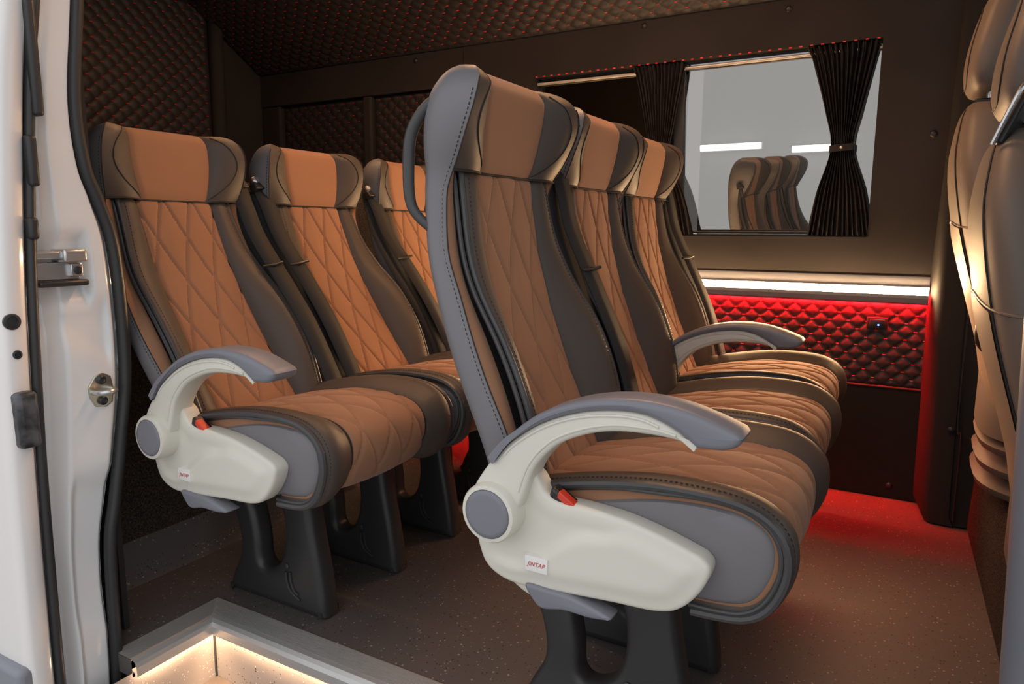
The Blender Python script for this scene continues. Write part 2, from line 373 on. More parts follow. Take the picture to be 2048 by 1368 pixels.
def curtain(x0t, x1t, x0m, x1m, x0b, x1b, zm, label, tie=True):
    o = empty('curtain', ((x0m + x1m) / 2, YW + .012, WZ0)); tag(o, label, 'curtain', 'window curtains')
    A = Tab([(WZ0 + .004, x0b), (WZ0 + .15, x0b * .62 + x0m * .38), (zm, x0m), (zm + .12, x0m * .72 + x0t * .28), (WZ1 - .045, x0t * .86 + x0m * .14), (WZ1 - .02, x0t), (WZ1 - .006, x0t - .006)])
    B = Tab([(WZ0 + .004, x1b), (WZ0 + .15, x1b * .6 + x1m * .4), (zm, x1m), (zm + .12, x1m * .7 + x1t * .3), (WZ1 - .045, x1t * .9 + x1m * .1), (WZ1 - .02, x1t), (WZ1 - .006, x1t)])
    rows = []; nz = 46; nx = 150; npl = 13
    ph = [random.uniform(-.35, .35) for _ in range(nx + 1)]; ph = np.convolve(ph, np.ones(9) / 9, 'same')
    for i in range(nz + 1):
        z = WZ0 + .004 + (WZ1 - .008 - WZ0) * i / nz; a, b = A(z), B(z)
        amp = 0.010 * min(1.0, (b - a) / .14) + .0045
        if abs(z - zm) < .02: amp *= .7
        r = []
        for j in range(nx + 1):
            t = j / nx; s_ = math.sin(2 * math.pi * (npl * t + ph[j] + .10 * math.sin(z * 9 + 3 * t)))
            s2 = 0.35 * math.sin(2 * math.pi * (npl * 2.13 * t + z * 1.2)) if (z > WZ1 - .06 or z < WZ0 + .06) else 0
            r.append((a + (b - a) * t - o.location.x, -amp * (s_ + s2) - .0 * z, z - WZ0))
        rows.append(r)
    MB().grid(rows).build('cloth', 'curtain', o, True, None)
    if tie:
        rr = []
        for k in range(41):
            t = 2 * math.pi * k / 40; cx = (x0m + x1m) / 2 - o.location.x; hw = (x1m - x0m) / 2 + .003
            yy = -.018 * math.copysign(abs(math.sin(t)) ** .6, math.sin(t)); xx = hw * math.copysign(abs(math.cos(t)) ** .6, math.cos(t))
            rr.append([(cx + xx, yy, zm - WZ0 - .011 + .003 * math.cos(t)), (cx + xx, yy, zm - WZ0 + .011 + .003 * math.cos(t))])
        MB().grid(rr).build('tie_band', 'curtain', o, True, None)
        MB().lathe([(0, .0045), (.002, .0045), (.003, .002)], ((x0m + x1m) / 2 - o.location.x, -.018, zm - WZ0), (0, -1, 0), 12).build('snap_button', 'steel', o)
    return o
curtain(-0.378, -0.166, -0.292, -0.222, -0.348, -0.147, 1.176, 'dark tied curtain at the front end of the window, beside the bright gap')
curtain(-0.990, -0.800, -0.925, -0.845, -0.955, -0.745, 1.176, 'dark tied curtain in the middle of the window, behind the seats')

# roof: quilted cove and flat roof; rear wall; partition; near side wall
quilt('quilted_cove', (-3.0, YW - .001, 1.672), (1, 0, 0), (0, -0.52, 0.33), 3.3, 0.47, 0.066, 0.060, 0.010, 8, None, 'structure').name = 'ceiling_cove'
bpy.data.objects['ceiling_cove']['kind'] = 'structure'
cy, cz = YW - .47 * .844, 1.672 + .47 * .536
flat('ceiling', [[(-3.05, cy + .01, cz + .012), (1.6, cy + .01, cz + .012), (1.6, .70, cz + .03), (-3.05, .70, cz + .03)]], 'quilt')
flat('ceiling_outer', [[(-3.05, 2.8, cz + .10), (1.6, 2.8, cz + .10), (1.6, .62, cz + .10), (-3.05, .62, cz + .10)], [(-3.05, 2.72, 1.6), (1.6, 2.72, 1.6), (1.6, 2.72, cz + .1), (-3.05, 2.72, cz + .1)], [(-3.05, .70, 1.86), (1.6, .70, 1.86), (1.6, .70, cz + .1), (-3.05, .70, cz + .1)]], 'paint')
wr_ = box('wall_rear', (-3.06, .70, 0), (-3.0, YW + .06, 2.05), 'suede'); tag(wr_, kind='structure')
quilt('quilted_panel', (-2.998, 1.40, 0.95), (0, 1, 0), (0, 0, 1), 0.945, 0.98, 0.066, 0.060, 0.011, 8, wr_)
MB().tube([(-2.985, 2.375, .9), (-2.985, 2.385, 1.95)], .035, 12).build('rear_pillar_trim', 'suede', wr_)
wfo = flat('wall_far_outer', [[(-3.05, YW + .08, -.3), (WX0 - .02, YW + .08, -.3), (WX0 - .02, YW + .08, 2.05), (-3.05, YW + .08, 2.05)], [(WX1 + .02, YW + .08, -.3), (1.6, YW + .08, -.3), (1.6, YW + .08, 2.05), (WX1 + .02, YW + .08, 2.05)],
    [(WX0 - .02, YW + .08, -.3), (WX1 + .02, YW + .08, -.3), (WX1 + .02, YW + .08, WZ0 - .01), (WX0 - .02, YW + .08, WZ0 - .01)], [(WX0 - .02, YW + .08, WZ1 + .01), (WX1 + .02, YW + .08, WZ1 + .01), (WX1 + .02, YW + .08, 2.05), (WX0 - .02, YW + .08, 2.05)]], 'paint')
wn_ = MB().box((-3.0, .862, -.1), (-1.50, .875, 2.05)).build('wall_near', 'suede', None, True, 30); tag(wn_, kind='structure')
up_ = MB()
up_.add([(-1.665, .845, 0), (-1.665, 2.65, 0), (-1.672, 2.65, .012), (-1.680, 2.65, .115), (-1.680, .845, .115), (-1.672, .845, .012), (-1.70, .845, .118), (-1.70, 2.65, .118)],
        [(0, 1, 2, 5), (5, 2, 3, 4), (4, 3, 7, 6)]); tag(up_.build('baseboard_rear', 'vinyl', None, True, 30), kind='structure')
pt = MB().add([(-1.682, .846, .10), (-1.682, 2.65, .10), (-1.845, 2.65, 1.045), (-1.845, .846, 1.045), (-1.885, 2.65, 1.045), (-1.885, .846, 1.045), (-1.885, 2.65, .0), (-1.885, .846, .0)],
              [(0, 1, 2, 3), (3, 2, 4, 5), (5, 4, 6, 7), (0, 3, 5, 7), (1, 6, 4, 2)]).build('luggage_partition', 'carpet', None, True, 30, .008)
tag(pt, 'dark carpeted luggage partition behind the rear row of seats', 'partition')

# ------------------------------------------------------------------ step well with aluminium nosing and light
ZB = -0.152
sw = MB()
sw.add([(SX, SY, -.03), (0.16, SY, -.03), (0.16, SY, ZB), (SX, SY, ZB)], [(0, 1, 2, 3)])
sw.add([(SX, SY, -.03), (SX, SY, ZB), (SX, .70, ZB), (SX, .70, -.03)], [(0, 1, 2, 3)])
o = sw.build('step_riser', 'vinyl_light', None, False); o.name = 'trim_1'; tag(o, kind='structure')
MB().box((SX - .004, SY - .004, ZB), (SX + .004, SY + .004, -.035)).build('corner_joint', 'rubber', o)
sf = MB().box((SX, .60, ZB - .04), (0.16, SY, ZB)).build('step_tread', 'bellow', None, False); sf.name = 'floor_step'; tag(sf, kind='structure')
ap = []
for k in range(33):
    t = math.pi * k / 32; ap.append((SX + .40 - .33 * math.cos(t), SY - .06 - .22 * 0 - .16 * (1 - math.sin(t))))
plt_ = MB(); n_ = len(ap)
plt_.add([(x, y, ZB + .004) for x, y in ap] + [(ap[-1][0], .62, ZB + .004), (ap[0][0], .62, ZB + .004)], [tuple(range(n_ + 2))])
plt_.build('tread_insert', 'rubber', sf, False)
def nosing(p0, p1, inn, name, label):
    """aluminium step edge from p0 to p1; inn = unit vector pointing from the edge onto the floor"""
    p0 = Vector(p0); p1 = Vector(p1); inn = Vector(inn); o = empty(name, p0); tag(o, label, 'step edge', 'aluminium step edges')
    d = p1 - p0; prof = [(.062, .0005), (.060, .003)]
    nr = 13
    for k in range(nr):
        a = .058 - k * .0042
        prof += [(a, .0036), (a - .0021, .0036), (a - .0022, .0020), (a - .0041, .0020)]
    prof += [(.003, .0036), (-.006, .002), (-.013, -.004), (-.017, -.013), (-.018, -.030), (-.0165, -.034), (-.012, -.034), (-.010, -.028), (0.0, -.020), (0.0, -.002)]
    m0, m1 = (0, 0)
    rows = []
    for t in (0, 1):
        r = []
        for (a, z) in prof:
            # mitre at the inside corner of the well
            sh = -a if (name_mitre[0] == t) else 0
            r.append(d * t + inn * a + d.normalized() * (sh * (1 if t == 0 else -1)) + Vector((0, 0, z)))
        rows.append(r)
    MB().grid(rows).build('edge_profile', 'aluminium', o, False)
    q = d.normalized()
    a0 = -.010; mb = MB()
    A = inn * -.004; B = inn * -.0105
    mb.add([A + q * .014 + Vector((0, 0, -.0245)), B + q * .014 + Vector((0, 0, -.0245)), d + B - q * .014 + Vector((0, 0, -.0245)), d + A - q * .014 + Vector((0, 0, -.0245)),
            A + q * .014 + Vector((0, 0, -.029)), B + q * .014 + Vector((0, 0, -.029)), d + B - q * .014 + Vector((0, 0, -.029)), d + A - q * .014 + Vector((0, 0, -.029))],
           [(0, 1, 2, 3), (4, 7, 6, 5), (0, 4, 5, 1), (1, 5, 6, 2), (2, 6, 7, 3), (3, 7, 4, 0)])
    mb.build('light_strip', 'led_step', o, False)
    return o
name_mitre = [0]
nosing((SX, SY, 0), (0.16, SY, 0), (0, 1, 0), 'step_nosing', 'long ribbed aluminium step edge with light beneath, beside the near seat')
name_mitre = [0]
nosing((SX, SY, 0), (SX, .80, 0), (-1, 0, 0), 'step_nosing', 'short ribbed aluminium step edge running to the white door pillar')

# ------------------------------------------------------------------ passenger seats
HZ = 0.478                                            # height of the hinge above the floor
Ft = Tab([(-.05, .045), (0, .025), (.09, -.012), (.225, -.065), (.37, -.107), (.517, -.127), (.57, -.122), (.62, -.113), (.652, -.109), (.673, -.115), (.682, -.124), (.686, -.140)])
Bt = Tab([(-.05, -.040), (.05, -.056), (.148, -.092), (.236, -.126), (.374, -.175), (.471, -.192), (.55, -.194), (.60, -.190), (.64, -.182), (.664, -.172), (.678, -.160), (.686, -.140)])
St = Tab([(-.05, .045), (0, .030), (.10, .0), (.195, -.042), (.312, -.090), (.39, -.124), (.47, -.134), (.508, -.127), (.552, -.101), (.607, -.076), (.643, -.070), (.664, -.077), (.677, -.094), (.684, -.116), (.686, -.140)])
Wt = Tab([(-.05, .198), (.1, .208), (.23, .210), (.33, .200), (.42, .184), (.48, .177), (.517, .176), (.555, .186), (.60, .191), (.635, .186), (.660, .172), (.676, .154), (.686, .128)])
Hb = Tab([(-.05, .012), (0, .024), (.1, .050), (.18, .058), (.25, .050), (.33, .024), (.40, .010), (.48, .004), (.52, .002)])
WC = lambda a: .100 + .012 * max(0, 1 - a / .45)      # half width of the middle panel
WE = lambda a: Wt(a) - .030                            # where the piping runs
A1 = .517                                              # seam under the headrest
def quilt_lines(s, a, slope, sp, depth, wdt):
    d = 1e9
    for sg in (1, -1):
        q = (s + sg * slope * a) / sp; d = min(d, abs(q - round(q)) * sp / math.sqrt(1 + slope * slope))
    return -depth * math.exp(-(d / wdt) ** 2) + .0015 * min(1, d / (.4 * sp))
def back_pt(s, a, zone):
    t = abs(s); f = Ft(a); c = WC(a); e = WE(a); hb = Hb(a)
    if zone == 'mid':
        x = f + .004 * (1 - (t / c) ** 2) + quilt_lines(s, a - .01, .37, .077, .0050, .0028)
        x -= .005 * math.exp(-((c - t) / .005) ** 2) + .004 * math.exp(-((A1 - a) / .005) ** 2)
    elif zone == 'bolster':
        u = min(1, max(0, (t - c) / (e - c))); x = f + hb * (1 - (1 - u) ** 1.7) + .007 * math.sin(math.pi * u) ** .7
        x -= .005 * math.exp(-((t - c) / .006) ** 2) + .004 * math.exp(-((A1 - a) / .005) ** 2)
    elif zone == 'strip':
        W = Wt(a); u = (t - e) / (W - e); x0 = f + hb - .022 - .25 * hb; x = x0 * (1 - u) + (St(a) + .001) * u + .004 * math.sin(math.pi * u)
    return (x, s, a)
def head_pt(s, a, part):
    t = abs(s); f = Ft(a); W = Wt(a); k = (a - A1) / (.686 - A1); c = .086 + .018 * math.sin(math.pi * min(1, k * .8))
    c = min(c, W * .72); u = max(0, (t - c) / (W - c)); st = St(a)
    lift = .010 * (1 - math.exp(-((a - A1) / .012) ** 2)) * min(1, (1 - k) * 6)
    x = f + lift + (st - f - lift) * (u ** 1.15) + .012 * math.sin(math.pi * u) * min(1, (1 - k) * 5) * (1 if part == 'wing' else 0)
    x -= .0045 * math.exp(-((t - c) / .005) ** 2) * min(1, (1 - k) * 6)
    return (x, s, a), c, W
def lin(a, b, n): return [a + (b - a) * i / n for i in range(n + 1)]

def dashes(pts, nrm, ln, gap, r, name, parent):
    pts = [Vector(p) for p in pts]; mb = MB(); acc = 0.0; last = -1
    for i in range(1, len(pts)):
        d = pts[i] - pts[i - 1]; L = d.length
        if L < 1e-6: continue
        t = d / L; n = Vector(nrm[i] if isinstance(nrm, list) else nrm); u = t.cross(n).normalized()
        k0 = math.ceil(acc / gap); k = k0
        while k * gap < acc + L:
            c = pts[i - 1] + t * (k * gap - acc) + n * r * .4
            mb.add([c - u * r, c + u * r, c + t * ln - u * r, c + t * ln + u * r, c + n * r + t * ln * .15, c + n * r + t * ln * .85], [(0, 4, 5, 2), (4, 1, 3, 5), (0, 1, 4), (2, 5, 3)]); k += 1
        acc += L
    o = mb.build(name, 'seam', parent, False); tag(o, kind='stuff'); return o
def make_backrest(handle):
    aa = lin(-.05, .60, 34) + [.60 + .086 * math.sin(math.pi / 2 * k / 14) for k in range(1, 15)]
    rings = []
    for a in aa:
        S_, B_, W = St(a), Bt(a), Wt(a); F_ = Ft(a); th = S_ - B_
        half = [(S_, W), (S_ - .25 * th, W + .006), (S_ - .6 * th, W + .005), (B_ + .14 * th, W - .012), (B_ + .02 * th, W - .045), (B_ - .004, W * .5), (B_ - .006, 0)]
        half = catmull(half, 3)
        inner = [(min(S_, F_) - .03 * min(1, th / .08), W - .012), (min(S_, F_) - .035 * min(1, th / .08), 0)]
        r = [(x, -y, a) for (x, y) in half] + [(x, y, a) for (x, y) in half[::-1][1:]] + [(inner[0][0], inner[0][1], a), (inner[1][0], 0, a), (inner[0][0], -inner[0][1], a)]
        rings.append(r)
    sh = MB().loft(rings).build('backrest', 'side_vinyl', None, True, 60)
    ab = lin(-.04, A1, 150)
    MB().grid([[back_pt(s, a, 'mid') for s in [WC(a) * q for q in lin(-1, 1, 72)]] for a in ab]).build('back_panel', 'fabric', sh)
    ab2 = lin(-.04, A1, 44)
    for sg in (-1, 1):
        MB().grid([[back_pt(sg * (WC(a) + (WE(a) - WC(a)) * q), a, 'bolster') for q in lin(0, 1, 14)] for a in ab2]).build('bolster', 'leather', sh)
        MB().grid([[back_pt(sg * (WE(a) + (Wt(a) - WE(a)) * q), a, 'strip') for q in lin(0, 1, 8)] for a in ab2]).build('side_strip', 'fabric', sh)
        for dx, dt, r in ((0.000, .002, .0052), (-.010, .007, .0042)):
            MB().tube([(Ft(a) + Hb(a) + dx - .002, sg * (WE(a) + dt), a) for a in ab2[::1]], r, 8).build('piping', 'piping', sh)
        dashes([back_pt(sg * (WE(a) - .009), a, 'bolster') for a in lin(0, A1 - .01, 90)], (1, 0, 0), .0042, .0075, .0009, 'stitching', sh)
        dashes([(St(a) - .006, sg * (Wt(a) + .0022), a) for a in lin(0, .64, 90)], (0, sg, 0), .0042, .0075, .0009, 'stitching', sh)
        MB().tube([(St(a) + .001, sg * (Wt(a) + .0005), a) for a in lin(-.04, .655, 50)], .0011, 6).build('seam', 'seam', sh)
        ah = [A1 + (.686 - A1) * math.sin(math.pi / 2 * k / 24) for k in range(25)]
        rows = []
        for a in ah:
            _, c, W = head_pt(0, a, 'wing'); rows.append([head_pt(sg * (c + (W - c) * q), a, 'wing')[0] for q in lin(0, 1, 14)])
        MB().grid(rows).build('headrest_wing', 'leather', sh)
        # leaf shaped seam on the wing
        pth = []
        for k in range(25):
            q = k / 24; a = A1 + .006 + q * .150; _, c, W = head_pt(0, a, 'wing')
            fr = .04 + .66 * math.sin(math.pi * q ** .8 * .86) ** 1.2
            p = head_pt(sg * (c + (W - c) * fr), a, 'wing')[0]; pth.append((p[0] + .0006, p[1], p[2]))
        MB().tube(pth, .0013, 6).build('seam', 'seam', sh)
    rows = []
    for a in [A1 + (.686 - A1) * math.sin(math.pi / 2 * k / 24) for k in range(25)]:
        _, c, W = head_pt(0, a, 'mid'); rows.append([head_pt(c * q, a, 'mid')[0] for q in lin(-1, 1, 30)])
    MB().grid(rows).build('headrest_panel', 'fabric', sh)
    # seam line under the headrest
    pth = []
    for s in lin(-.178, .178, 40):
        p = head_pt(s, A1 + .002, 'wing')[0]; pth.append((p[0] + .001, s, A1))
    MB().tube(pth, .0022, 6).build('seam', 'seam', sh)
    if handle:
        P = catmull([(-.135, -.165, .628), (-.165, -.176, .622), (-.196, -.184, .58), (-.203, -.186, .52), (-.197, -.186, .46), (-.165, -.180, .425)], 8)
        MB().tube(P, [.0075 + .0025 * math.sin(math.pi * i / (len(P) - 1)) for i in range(len(P))], 14).build('grab_handle', 'piping', sh)
    return sh

# cushion: profile from the rear over the nose and under, relative to the hinge (x) and the floor (z)
CP = catmull([(-.02, .480), (.06, .503), (.15, .523), (.24, .535), (.33, .534), (.378, .523), (.405, .500), (.413, .470), (.408, .438), (.392, .406), (.368, .388), (.335, .382), (.295, .380)], 7)
CN = []
for i in range(len(CP)):
    t = CP[min(i + 1, len(CP) - 1)] - CP[max(i - 1, 0)]; t = t / np.linalg.norm(t); CN.append(np.array((-t[1], t[0])))
CN = [n if (n[1] > 0 or i > len(CP) // 2) else -n for i, n in enumerate(CN)]
CL = [0.0]
for i in range(1, len(CP)): CL.append(CL[-1] + float(np.linalg.norm(CP[i] - CP[i - 1])))
CWID, CMID = .206, .118
def cush_pt(s, l, zone):
    i = min(max(np.searchsorted(CL, l) - 1, 0), len(CP) - 2); f = (l - CL[i]) / (CL[i + 1] - CL[i])
    p = CP[i] * (1 - f) + CP[i + 1] * f; n = CN[i] * (1 - f) + CN[i + 1] * f; n = n / np.linalg.norm(n)
    t = abs(s); fl_ = l / CL[-1]
    if zone == 'mid':
        h = .006 * (1 - (t / CMID) ** 2) + quilt_lines(s, l - .05, .42, .080, .0045, .004) * sstep(.95, .72, fl_)
        h -= .005 * math.exp(-((CMID - t) / .005) ** 2)
    else:
        u = (t - CMID) / (CWID - CMID); h = .016 * sstep(0, .75, u) + .004 * math.sin(math.pi * u) - .006 * sstep(.8, 1, u)
        h -= .005 * math.exp(-((t - CMID) / .006) ** 2)
    # the nose turns in a little at the sides
    h -= .004 * sstep(.55, .75, fl_) * sstep(.10, CWID, t)
    q = p + n * h
    return (q[0], s, q[1])
def make_cushion():
    # body: sides and underside
    ls = lin(0, CL[-1], 56); o = None
    mb = MB(); rings = []
    for l in ls:
        a = cush_pt(CWID, l, 'b'); rings.append((a[0], a[2]))
    poly = rings + [(.25, .372), (.0, .392), (-.03, .43)]
    poly = [np.array(p) for p in poly]
    if area2(poly) < 0: poly = poly[::-1]
    n = len(poly); cen = np.mean(poly, axis=0)
    def shr(q, dist): d = cen - q; l = np.linalg.norm(d); return q + d * (min(dist, l * .95) / l)
    nl = len(ls)
    def wid(k):                                        # width of the brown strip under the piping
        f = k / (nl - 1)
        return .017 * sstep(-.05, .08, f) - .014 * sstep(.18, .58, f) + .003 * sstep(.62, .78, f) * sstep(.97, .82, f)
    edge = [np.array(p) for p in rings]
    def strip(sg, A, B): return MB().grid([[(p[0], sg * y, p[1]) for (p, y) in A], [(p[0], sg * y, p[1]) for (p, y) in B]])
    def inn_(k, dist):                                 # move an edge point inwards along the normal
        t = edge[min(k + 1, nl - 1)] - edge[max(k - 1, 0)]; t = t / np.linalg.norm(t); return edge[k] + np.array((t[1], -t[0])) * dist
    E0 = [inn_(k, .004) for k in range(nl)]; E1 = [inn_(k, .013) for k in range(nl)]; E2 = [inn_(k, .013 + wid(k)) for k in range(nl)]
    full = E2 + [shr(np.array(p), .004) for p in ((.25, .372), (.0, .392), (-.03, .43))]
    m_ = len(full)
    for sg in (-1, 1):
        V = []; F = []
        for (sc_, y) in ((1, CWID - .010), (.93, CWID - .004), (.6, CWID - .003), (.3, CWID - .003), (0, CWID - .003)):
            V += [tuple((p[0] * sc_ + cen[0] * (1 - sc_), sg * y, p[1] * sc_ + cen[1] * (1 - sc_))) for p in full]
        for k in range(4):
            for j in range(m_): F.append((k * m_ + j, k * m_ + (j + 1) % m_, (k + 1) * m_ + (j + 1) % m_, (k + 1) * m_ + j))
        mb.add(V, F)
    # inner core and underside
    core = [inn_(k, .030) for k in range(nl)] + [np.array(p) for p in ((.25, .374), (.0, .394), (-.03, .43))]
    V = [(p[0], -CWID + .010, p[1]) for p in core] + [(p[0], CWID - .010, p[1]) for p in core]; nc = len(core)
    mb.add(V, [(j, (j + 1) % nc, nc + (j + 1) % nc, nc + j) for j in range(nc)])
    o = mb.build('cushion', 'side_vinyl', None, True, 50)
    for sg in (-1, 1):
        strip(sg, [(p, CWID - .002) for p in E0], [(p, CWID - .010) for p in E1]).build('edge_gusset', 'leather', o)
        strip(sg, [(p, CWID - .010) for p in E1], [(p, CWID - .0095) for p in E2]).build('side_strip', 'fabric', o)
        MB().grid([[cush_pt(sg * (CMID + (CWID - CMID) * q), l, 'b') for q in lin(0, 1, 14)] for l in ls]).build('cushion_bolster', 'leather', o)
        pa = []; pb = []
        for l in ls:
            a = cush_pt(sg * CWID, l, 'b'); pa.append(a)
            d = cen - np.array((a[0], a[2])); d = d / np.linalg.norm(d); pb.append((a[0] + d[0] * .009, sg * (CWID - .001), a[2] + d[1] * .009))
        MB().tube(pa, .0065, 8).build('piping', 'piping', o); MB().tube(pb, .0036, 8).build('piping', 'piping', o)
        dashes([cush_pt(sg * (CWID - .012), l, 'b') for l in lin(.03, CL[-1] * .9, 90)], (0, 0, 1), .0042, .0075, .0009, 'stitching', o)
        MB().tube([cush_pt(sg * CMID, l, 'mid') for l in ls], .0022, 6).build('seam', 'seam', o)
    MB().grid([[cush_pt(s, l, 'mid') for s in lin(-CMID, CMID, 56)] for l in lin(0, CL[-1], 130)]).build('cushion_panel', 'fabric', o)
    return o

def make_leg():
    outer = catmull([(.245, .0), (.262, .02), (.250, .12), (.232, .22), (.222, .30), (.215, .385), (.08, .385), (-.085, .365), (-.078, .30), (-.045, .235), (-.020, .17), (-.018, .11), (-.045, .055), (-.060, .02), (-.055, 0), (.1, 0)], 5, True)
    outer = [np.array((p[0], max(0, p[1]))) for p in outer]
    hole = catmull([(-.012, .312), (.032, .236), (.050, .16), (.055, .098), (.085, .088), (.122, .115), (.140, .17), (.136, .24), (.108, .31), (.05, .335)], 5, True)
    o = plate('leg', [outer, hole], 0, .058, .018, 'leg_metal')
    pth = catmull([(.148, -.002, .098), (.149, -.002, .078), (.156, -.002, .057), (.172, -.002, .046), (.190, -.002, .036)], 6)
    e = MB().tube(pth, .0036, 8).tube([(x + .013, y, z + .002) for x, y, z in pth[:-6]], .0034, 8).lathe([(-.002, .0075), (.003, .0075), (.005, .004)], (.150, 0, .112), (0, -1, 0), 14)
    e.build('embossed_figure', 'leg_metal', o)
    return o

def make_cover():
    out = catmull([(-.046, .455), (-.040, .415), (-.024, .378), (.010, .360), (.055, .358), (.12, .364), (.19, .370), (.25, .374), (.285, .386), (.312, .416), (.326, .450), (.318, .466), (.300, .474), (.255, .488), (.20, .500), (.14, .505), (.10, .506), (.078, .518), (.062, .540), (.03, .55), (-.02, .53)], 6, True)
    def rel(x, z, d):
        zc = .384 + .075 * sstep(.02, .16, x) + .045 * sstep(.16, .27, x)      # crease that sweeps up along the cover
        up_ = sstep(-.003, .016, z - zc)
        return -.007 * sstep(0, .03, d) + .009 * up_ * sstep(.004, .03, d) * (1 - sstep(.20, .30, x))
    o = plate('side_cover', [out], -.016, .022, .007, 'beige', None, rel, .006, 50)
    lp = plate('label_plate', [[(.052, .392), (.090, .392), (.090, .416), (.052, .416)]], -.0262, -.012, .0012, 'plate_white', o)
    cu = bpy.data.curves.new('label_text', 'FONT'); cu.body = 'JINTAP'; cu.size = .0098; cu.shear = .35; cu.align_x = 'CENTER'; cu.align_y = 'CENTER'; cu.extrude = .0002
    to = bpy.data.objects.new('label_text', cu); C.objects.link(to)
    bpy.context.view_layer.update(); dg = bpy.context.evaluated_depsgraph_get()
    me = bpy.data.meshes.new_from_object(to.evaluated_get(dg)); bpy.data.objects.remove(to)
    for v in me.vertices:
        x, y, z = v.co; v.co = (.071 + x * 0.95, -.0265 - z, .404 + y)
    me.materials.clear(); me.materials.append(M['print_red'])
    t = bpy.data.objects.new('label_text', me); C.objects.link(t); t.parent = o; t['label'] = 'red slanted lettering on the white plate'
    plate('recline_lever', [catmull([(.050, .366), (.09, .366), (.13, .364), (.19, .348), (.16, .340), (.115, .340), (.080, .333), (.064, .342)], 5, True)], -.022, .012, .005, 'grey_plastic', o)
    plate('lower_cover', [catmull([(-.018, .42), (.0, .37), (.03, .345), (.06, .338), (.08, .36), (.1, .40), (.0, .43)], 6, True)], -.004, .02, .006, 'beige', o)
    return o
def make_arm():
    h = np.array((0, HZ))
    outer = [(-.006, .555), (.012, .581), (.033, .605), (.079, .641), (.131, .664), (.181, .676), (.231, .680), (.279, .676), (.325, .664), (.358, .652)]
    mid = [(-.002, .552), (.015, .574), (.033, .593), (.072, .621), (.11, .640), (.153, .654), (.198, .661), (.231, .661), (.257, .655), (.283, .643), (.307, .626)]
    inner = [(.307, .626), (.279, .631), (.246, .633), (.2, .631), (.158, .622), (.115, .603), (.088, .580), (.068, .552), (.055, .515), (.040, .485), (.0, .46), (-.03, .46)]
    body = catmull([(-.041, .485), (-.034, .510), (-.020, .534), (-.006, .553)], 4) + catmull(mid, 4)[1:] + catmull(inner, 4)
    o = plate('armrest', [body], -.024, .026, .007, 'beige')
    n2 = 9
    ridge = catmull([(p[0] - .010 * q[0], -.0240, p[1] + .010 * q[1]) for p, q in zip(inner[1:n2], [(.0, .7), (.0, .9), (.1, 1), (.3, .9), (.5, .8), (.7, .7), (.85, .5), (1, .2)])], 6)
    MB().tube(ridge, .0022, 8).build('ridge', 'beige', o)
    ridge = catmull([(p[0] + .006 * q, -.0240, p[1] - .008 * (1 - .5 * q)) for p, q in zip(mid[1:9], (1, 1, .8, .6, .3, .1, 0, -.2))], 6)
    MB().tube(ridge, .0022, 8).build('ridge', 'beige', o)
    pad = catmull(outer, 4) + catmull([(.363, .646), (.360, .638), (.350, .631), (.335, .627), (.307, .626)], 4) + catmull(mid[::-1], 4)[1:-1]
    plate('arm_pad', [pad], -.030, .032, .009, 'grey_plastic', o)
    MB().lathe([(.045, .046), (-.022, .047), (-.034, .0465), (-.038, .044), (-.039, .0385), (-.036, .038)], (0, 0, HZ), (0, 1, 0), 40).build('hub', 'beige', o, True, 35)
    MB().lathe([(-.035, .0378), (-.0385, .0378), (-.041, .036), (-.0415, .030), (-.0418, .012)], (0, 0, HZ), (0, 1, 0), 40).build('hub_cap', 'grey_plastic', o, True, 50)
    return o

def ribbon(name, pts, wdir, width, m, parent, th=.0016):
    P = catmull(pts, 8); wd = Vector(wdir).normalized(); rows = [[], []]
    for i, p in enumerate(P):
        p = Vector(p); k = i / (len(P) - 1)
        rows[0].append(p - wd * width / 2); rows[1].append(p + wd * width / 2)
    o = MB().grid(rows).build(name, m, parent, True, None)
    md = o.modifiers.new('solid', 'SOLIDIFY'); md.thickness = th; return o
def make_belt(parent, sg):
    """lap and shoulder belt at one shoulder of the backrest (backrest coordinates)"""
    y = sg * .192
    def X(a, off): return Ft(a) + off
    ribbon('belt_strap', [(X(.555, .002), y, .560), (X(.50, .018), y * .99, .50), (X(.42, .030), y * .99, .42), (X(.30, .062), y * .99, .30), (X(.18, .076), y * 1.0, .18), (X(.06, .066), y * 1.0, .06), (.082, y * 1.0, -.005)], (.30, 1, 0), .046, 'belt', parent)
    ribbon('belt_strap', [(X(.555, -.006), y * 1.02, .555), (X(.45, -.002), y * 1.05, .45), (X(.33, .020), y * 1.08, .33), (X(.2, .040), y * 1.10, .2), (X(.08, .03), y * 1.07, .08), (.04, y * 1.07, -.01)], (.55, 1, 0), .046, 'belt', parent)
    x0 = X(.56, .0)
    MB().add([(x0 - .012, y - .027, .548), (x0 + .016, y - .027, .556), (x0 + .016, y + .027, .560), (x0 - .012, y + .027, .552), (x0 - .018, y - .024, .572), (x0 + .004, y - .024, .576), (x0 + .004, y + .024, .580), (x0 - .018, y + .024, .576)],
             [(0, 3, 2, 1), (4, 5, 6, 7), (0, 1, 5, 4), (1, 2, 6, 5), (2, 3, 7, 6), (3, 0, 4, 7)]).build('belt_loop', 'dark_steel', parent, True, 30, .004)
    MB().lathe([(0, .011), (.008, .011), (.011, .007)], (x0 - .006, y - .010, .582), (1, -.3, .4), 6).build('anchor_bolt', 'steel', parent, True, 30)
    MB().tube([(X(.34, .046), y * .96 - .026, .340), (X(.34, .058), y * .98, .341), (X(.34, .064), y * .96 + .026, .346)], .0038, 8).build('belt_clip', 'dark_steel', parent)
